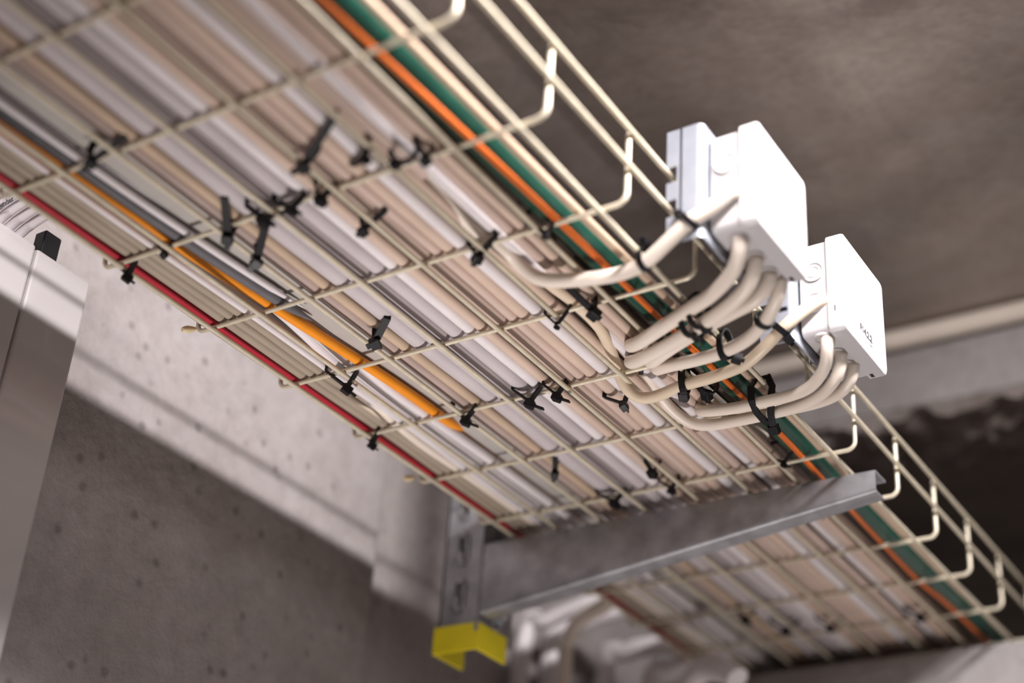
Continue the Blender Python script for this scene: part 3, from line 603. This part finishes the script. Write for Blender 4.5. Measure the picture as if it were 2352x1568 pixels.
# ------------------------------------------------------------------ white cabinet, its gland and cables
cab = tag(empty('wall_cabinet', (-0.125, -0.1, -0.9)), 'flat white two-panel cabinet on the wall at the left', 'cabinet')
for (ya, yb, zt) in ((-0.32, 0.1028, 0.0515), (0.1040, 0.1612, 0.0500)):
    bm = bmesh.new(); box(bm, (-0.1480, ya, -0.9), (-0.1100, yb, zt)); child_of(link_mesh('panel', bm, 'cabinet', smooth=False, bevel=0.0025), cab)
gl = tag(empty('cable_gland', (-0.127, 0.1235, 0.048)), 'black plastic block on top of the white cabinet', 'cable gland')
bm = bmesh.new(); shell(bm, [(-0.133, rrect(0.1150, 0.1320, 0.0480, 0.0780, 0.002)), (-0.121, rrect(0.1150, 0.1320, 0.0480, 0.0780, 0.002))]); child_of(link_mesh('block', bm, 'black', bevel=0.001), gl)
for k in range(5):
    y = 0.060 + k * 0.0105
    bm = bmesh.new(); tube(bm, [(-0.130, y - 0.012, -0.01), (-0.128, y - 0.012, 0.035), (-0.122, y - 0.010, 0.058), (-0.10, y - 0.004, 0.0755), (-0.06, y + 0.004, 0.092), (-0.02, y + 0.010, 0.100), (0.06, y + 0.02, 0.098), (0.15, y + 0.03, 0.080)], 0.0042, 12)
    o = tag(rebase(link_mesh('thin_cable', bm, 'lilac'), (-0.13, y, -0.01)), ['slim white cable fanning from the cabinet top, farthest from the black block', 'slim white cable with printed marking above the cabinet top', 'slim white cable in the middle of those above the cabinet top', 'slim white cable second from the black block on the cabinet', 'slim white cable rising right beside the black block on the cabinet'][k], 'cable', 'white cables from the cabinet top')
    if k == 1:
        d = Vector((0.04, 0.008, 0.0165)).normalized(); n = Vector((0.55, -0.45, -0.75)); n = (n - d * n.dot(d)).normalized(); u = n.cross(d)
        mt = Matrix((d, u, n)).transposed().to_4x4(); mt.translation = W((-0.112, y - 0.0068, 0.0665)) + n * 0.0041 - u * 0.0014
        text_mesh('printed_marking', 'under', 0.0052, mt, None).parent = None
        pm = [q for q in COL.objects if q.name.startswith('printed_marking')][-1]; pm.parent = o; pm.data.transform(Matrix.Translation(-o.location))

# ------------------------------------------------------------------ pipe under the ceiling, cables dropping from the far edge
bm = bmesh.new(); tube(bm, [(XW2, YE - 0.014, 0.3735), (2.2, YE - 0.014, 0.3735)], 0.0115, 20, smooth=False)
tag(rebase(link_mesh('conduit_pipe', bm, 'cream'), (0.5, YE - 0.014, 0.362)), 'cream conduit pipe in the corner of ceiling and end wall', 'pipe')
D_ = [
 ('white_hose', 'thick white hose bending down the wall right of the yellow end cap', 'white', [(0.03, 1.01, 0.050), (-0.04, 0.985, 0.056), (-0.10, 0.965, 0.050), (-0.135, 0.955, 0.028), (-0.150, 0.952, -0.02), (-0.152, 0.952, -0.40)], 0.015),
 ('white_cable', 'white cable hanging straight behind the yellow end cap', 'white', [(0.02, 0.90, 0.040), (-0.05, 0.895, 0.036), (-0.12, 0.89, 0.018), (-0.150, 0.888, -0.015), (-0.157, 0.888, -0.40)], 0.010),
 ('grey_cable', 'pale grey cable hanging in the middle of the bunch below the steel arm', 'white', [(0.03, 1.03, 0.020), (-0.03, 1.02, 0.022), (-0.085, 1.01, 0.014), (-0.112, 1.005, -0.02), (-0.116, 1.005, -0.40)], 0.011),
 ('cream_cable', 'cream cable arching out of the tray below the steel arm', 'cream', [(0.02, 0.86, 0.052), (-0.028, 0.87, 0.020), (-0.050, 0.875, 0.014), (-0.072, 0.88, 0.008), (-0.088, 0.885, -0.012), (-0.095, 0.89, -0.05), (-0.096, 0.89, -0.40)], 0.0085),
 ('white_cable', 'white cable bending down furthest right in the bunch below the steel arm', 'white', [(0.04, 1.035, 0.004), (0.0, 1.03, 0.0), (-0.035, 1.02, -0.012), (-0.055, 1.015, -0.045), (-0.058, 1.015, -0.40)], 0.012),
]
for nm, lb, mt, pts, r in D_:
    bm = bmesh.new(); tube(bm, pts, r, 16); tag(rebase(link_mesh(nm, bm, mt), pts[-1]), lb, 'cable', 'cables dropping from the far tray edge')
bm = bmesh.new(); tube(bm, [(0.010, 0.93, -0.40), (0.012, 0.93, -0.13), (0.030, 0.925, -0.080), (0.062, 0.915, -0.056), (0.098, 0.905, -0.066), (0.108, 0.902, -0.074)], 0.0125, 18)
tag(rebase(link_mesh('white_hose', bm, 'white'), (0.01, 0.93, -0.4)), 'white hose end bending up under the far part of the tray, lowest in the photo', 'hose')
# pale nubs on the ends of the tray's cross wires
for (y, lb) in ((0.189, 'pale yellow nub on the wall side of the tray, nearer one'), (0.483, 'pale yellow nub on the wall side of the tray, farther one')):
    bm = bmesh.new(); tube(bm, [(-0.0215, y + 0.010, 0.004), (-0.0232, y + 0.004, 0.001), (-0.0245, y - 0.0005, -0.001)], 0.0028, 10, rfun=lambda t_: 0.6 + 0.5 * math.sin(t_ * 3.1))
    tag(rebase(link_mesh('plastic_nub', bm, 'nub'), (-0.023, y, 0)), lb, 'nub', 'plastic nubs on the tray edge')
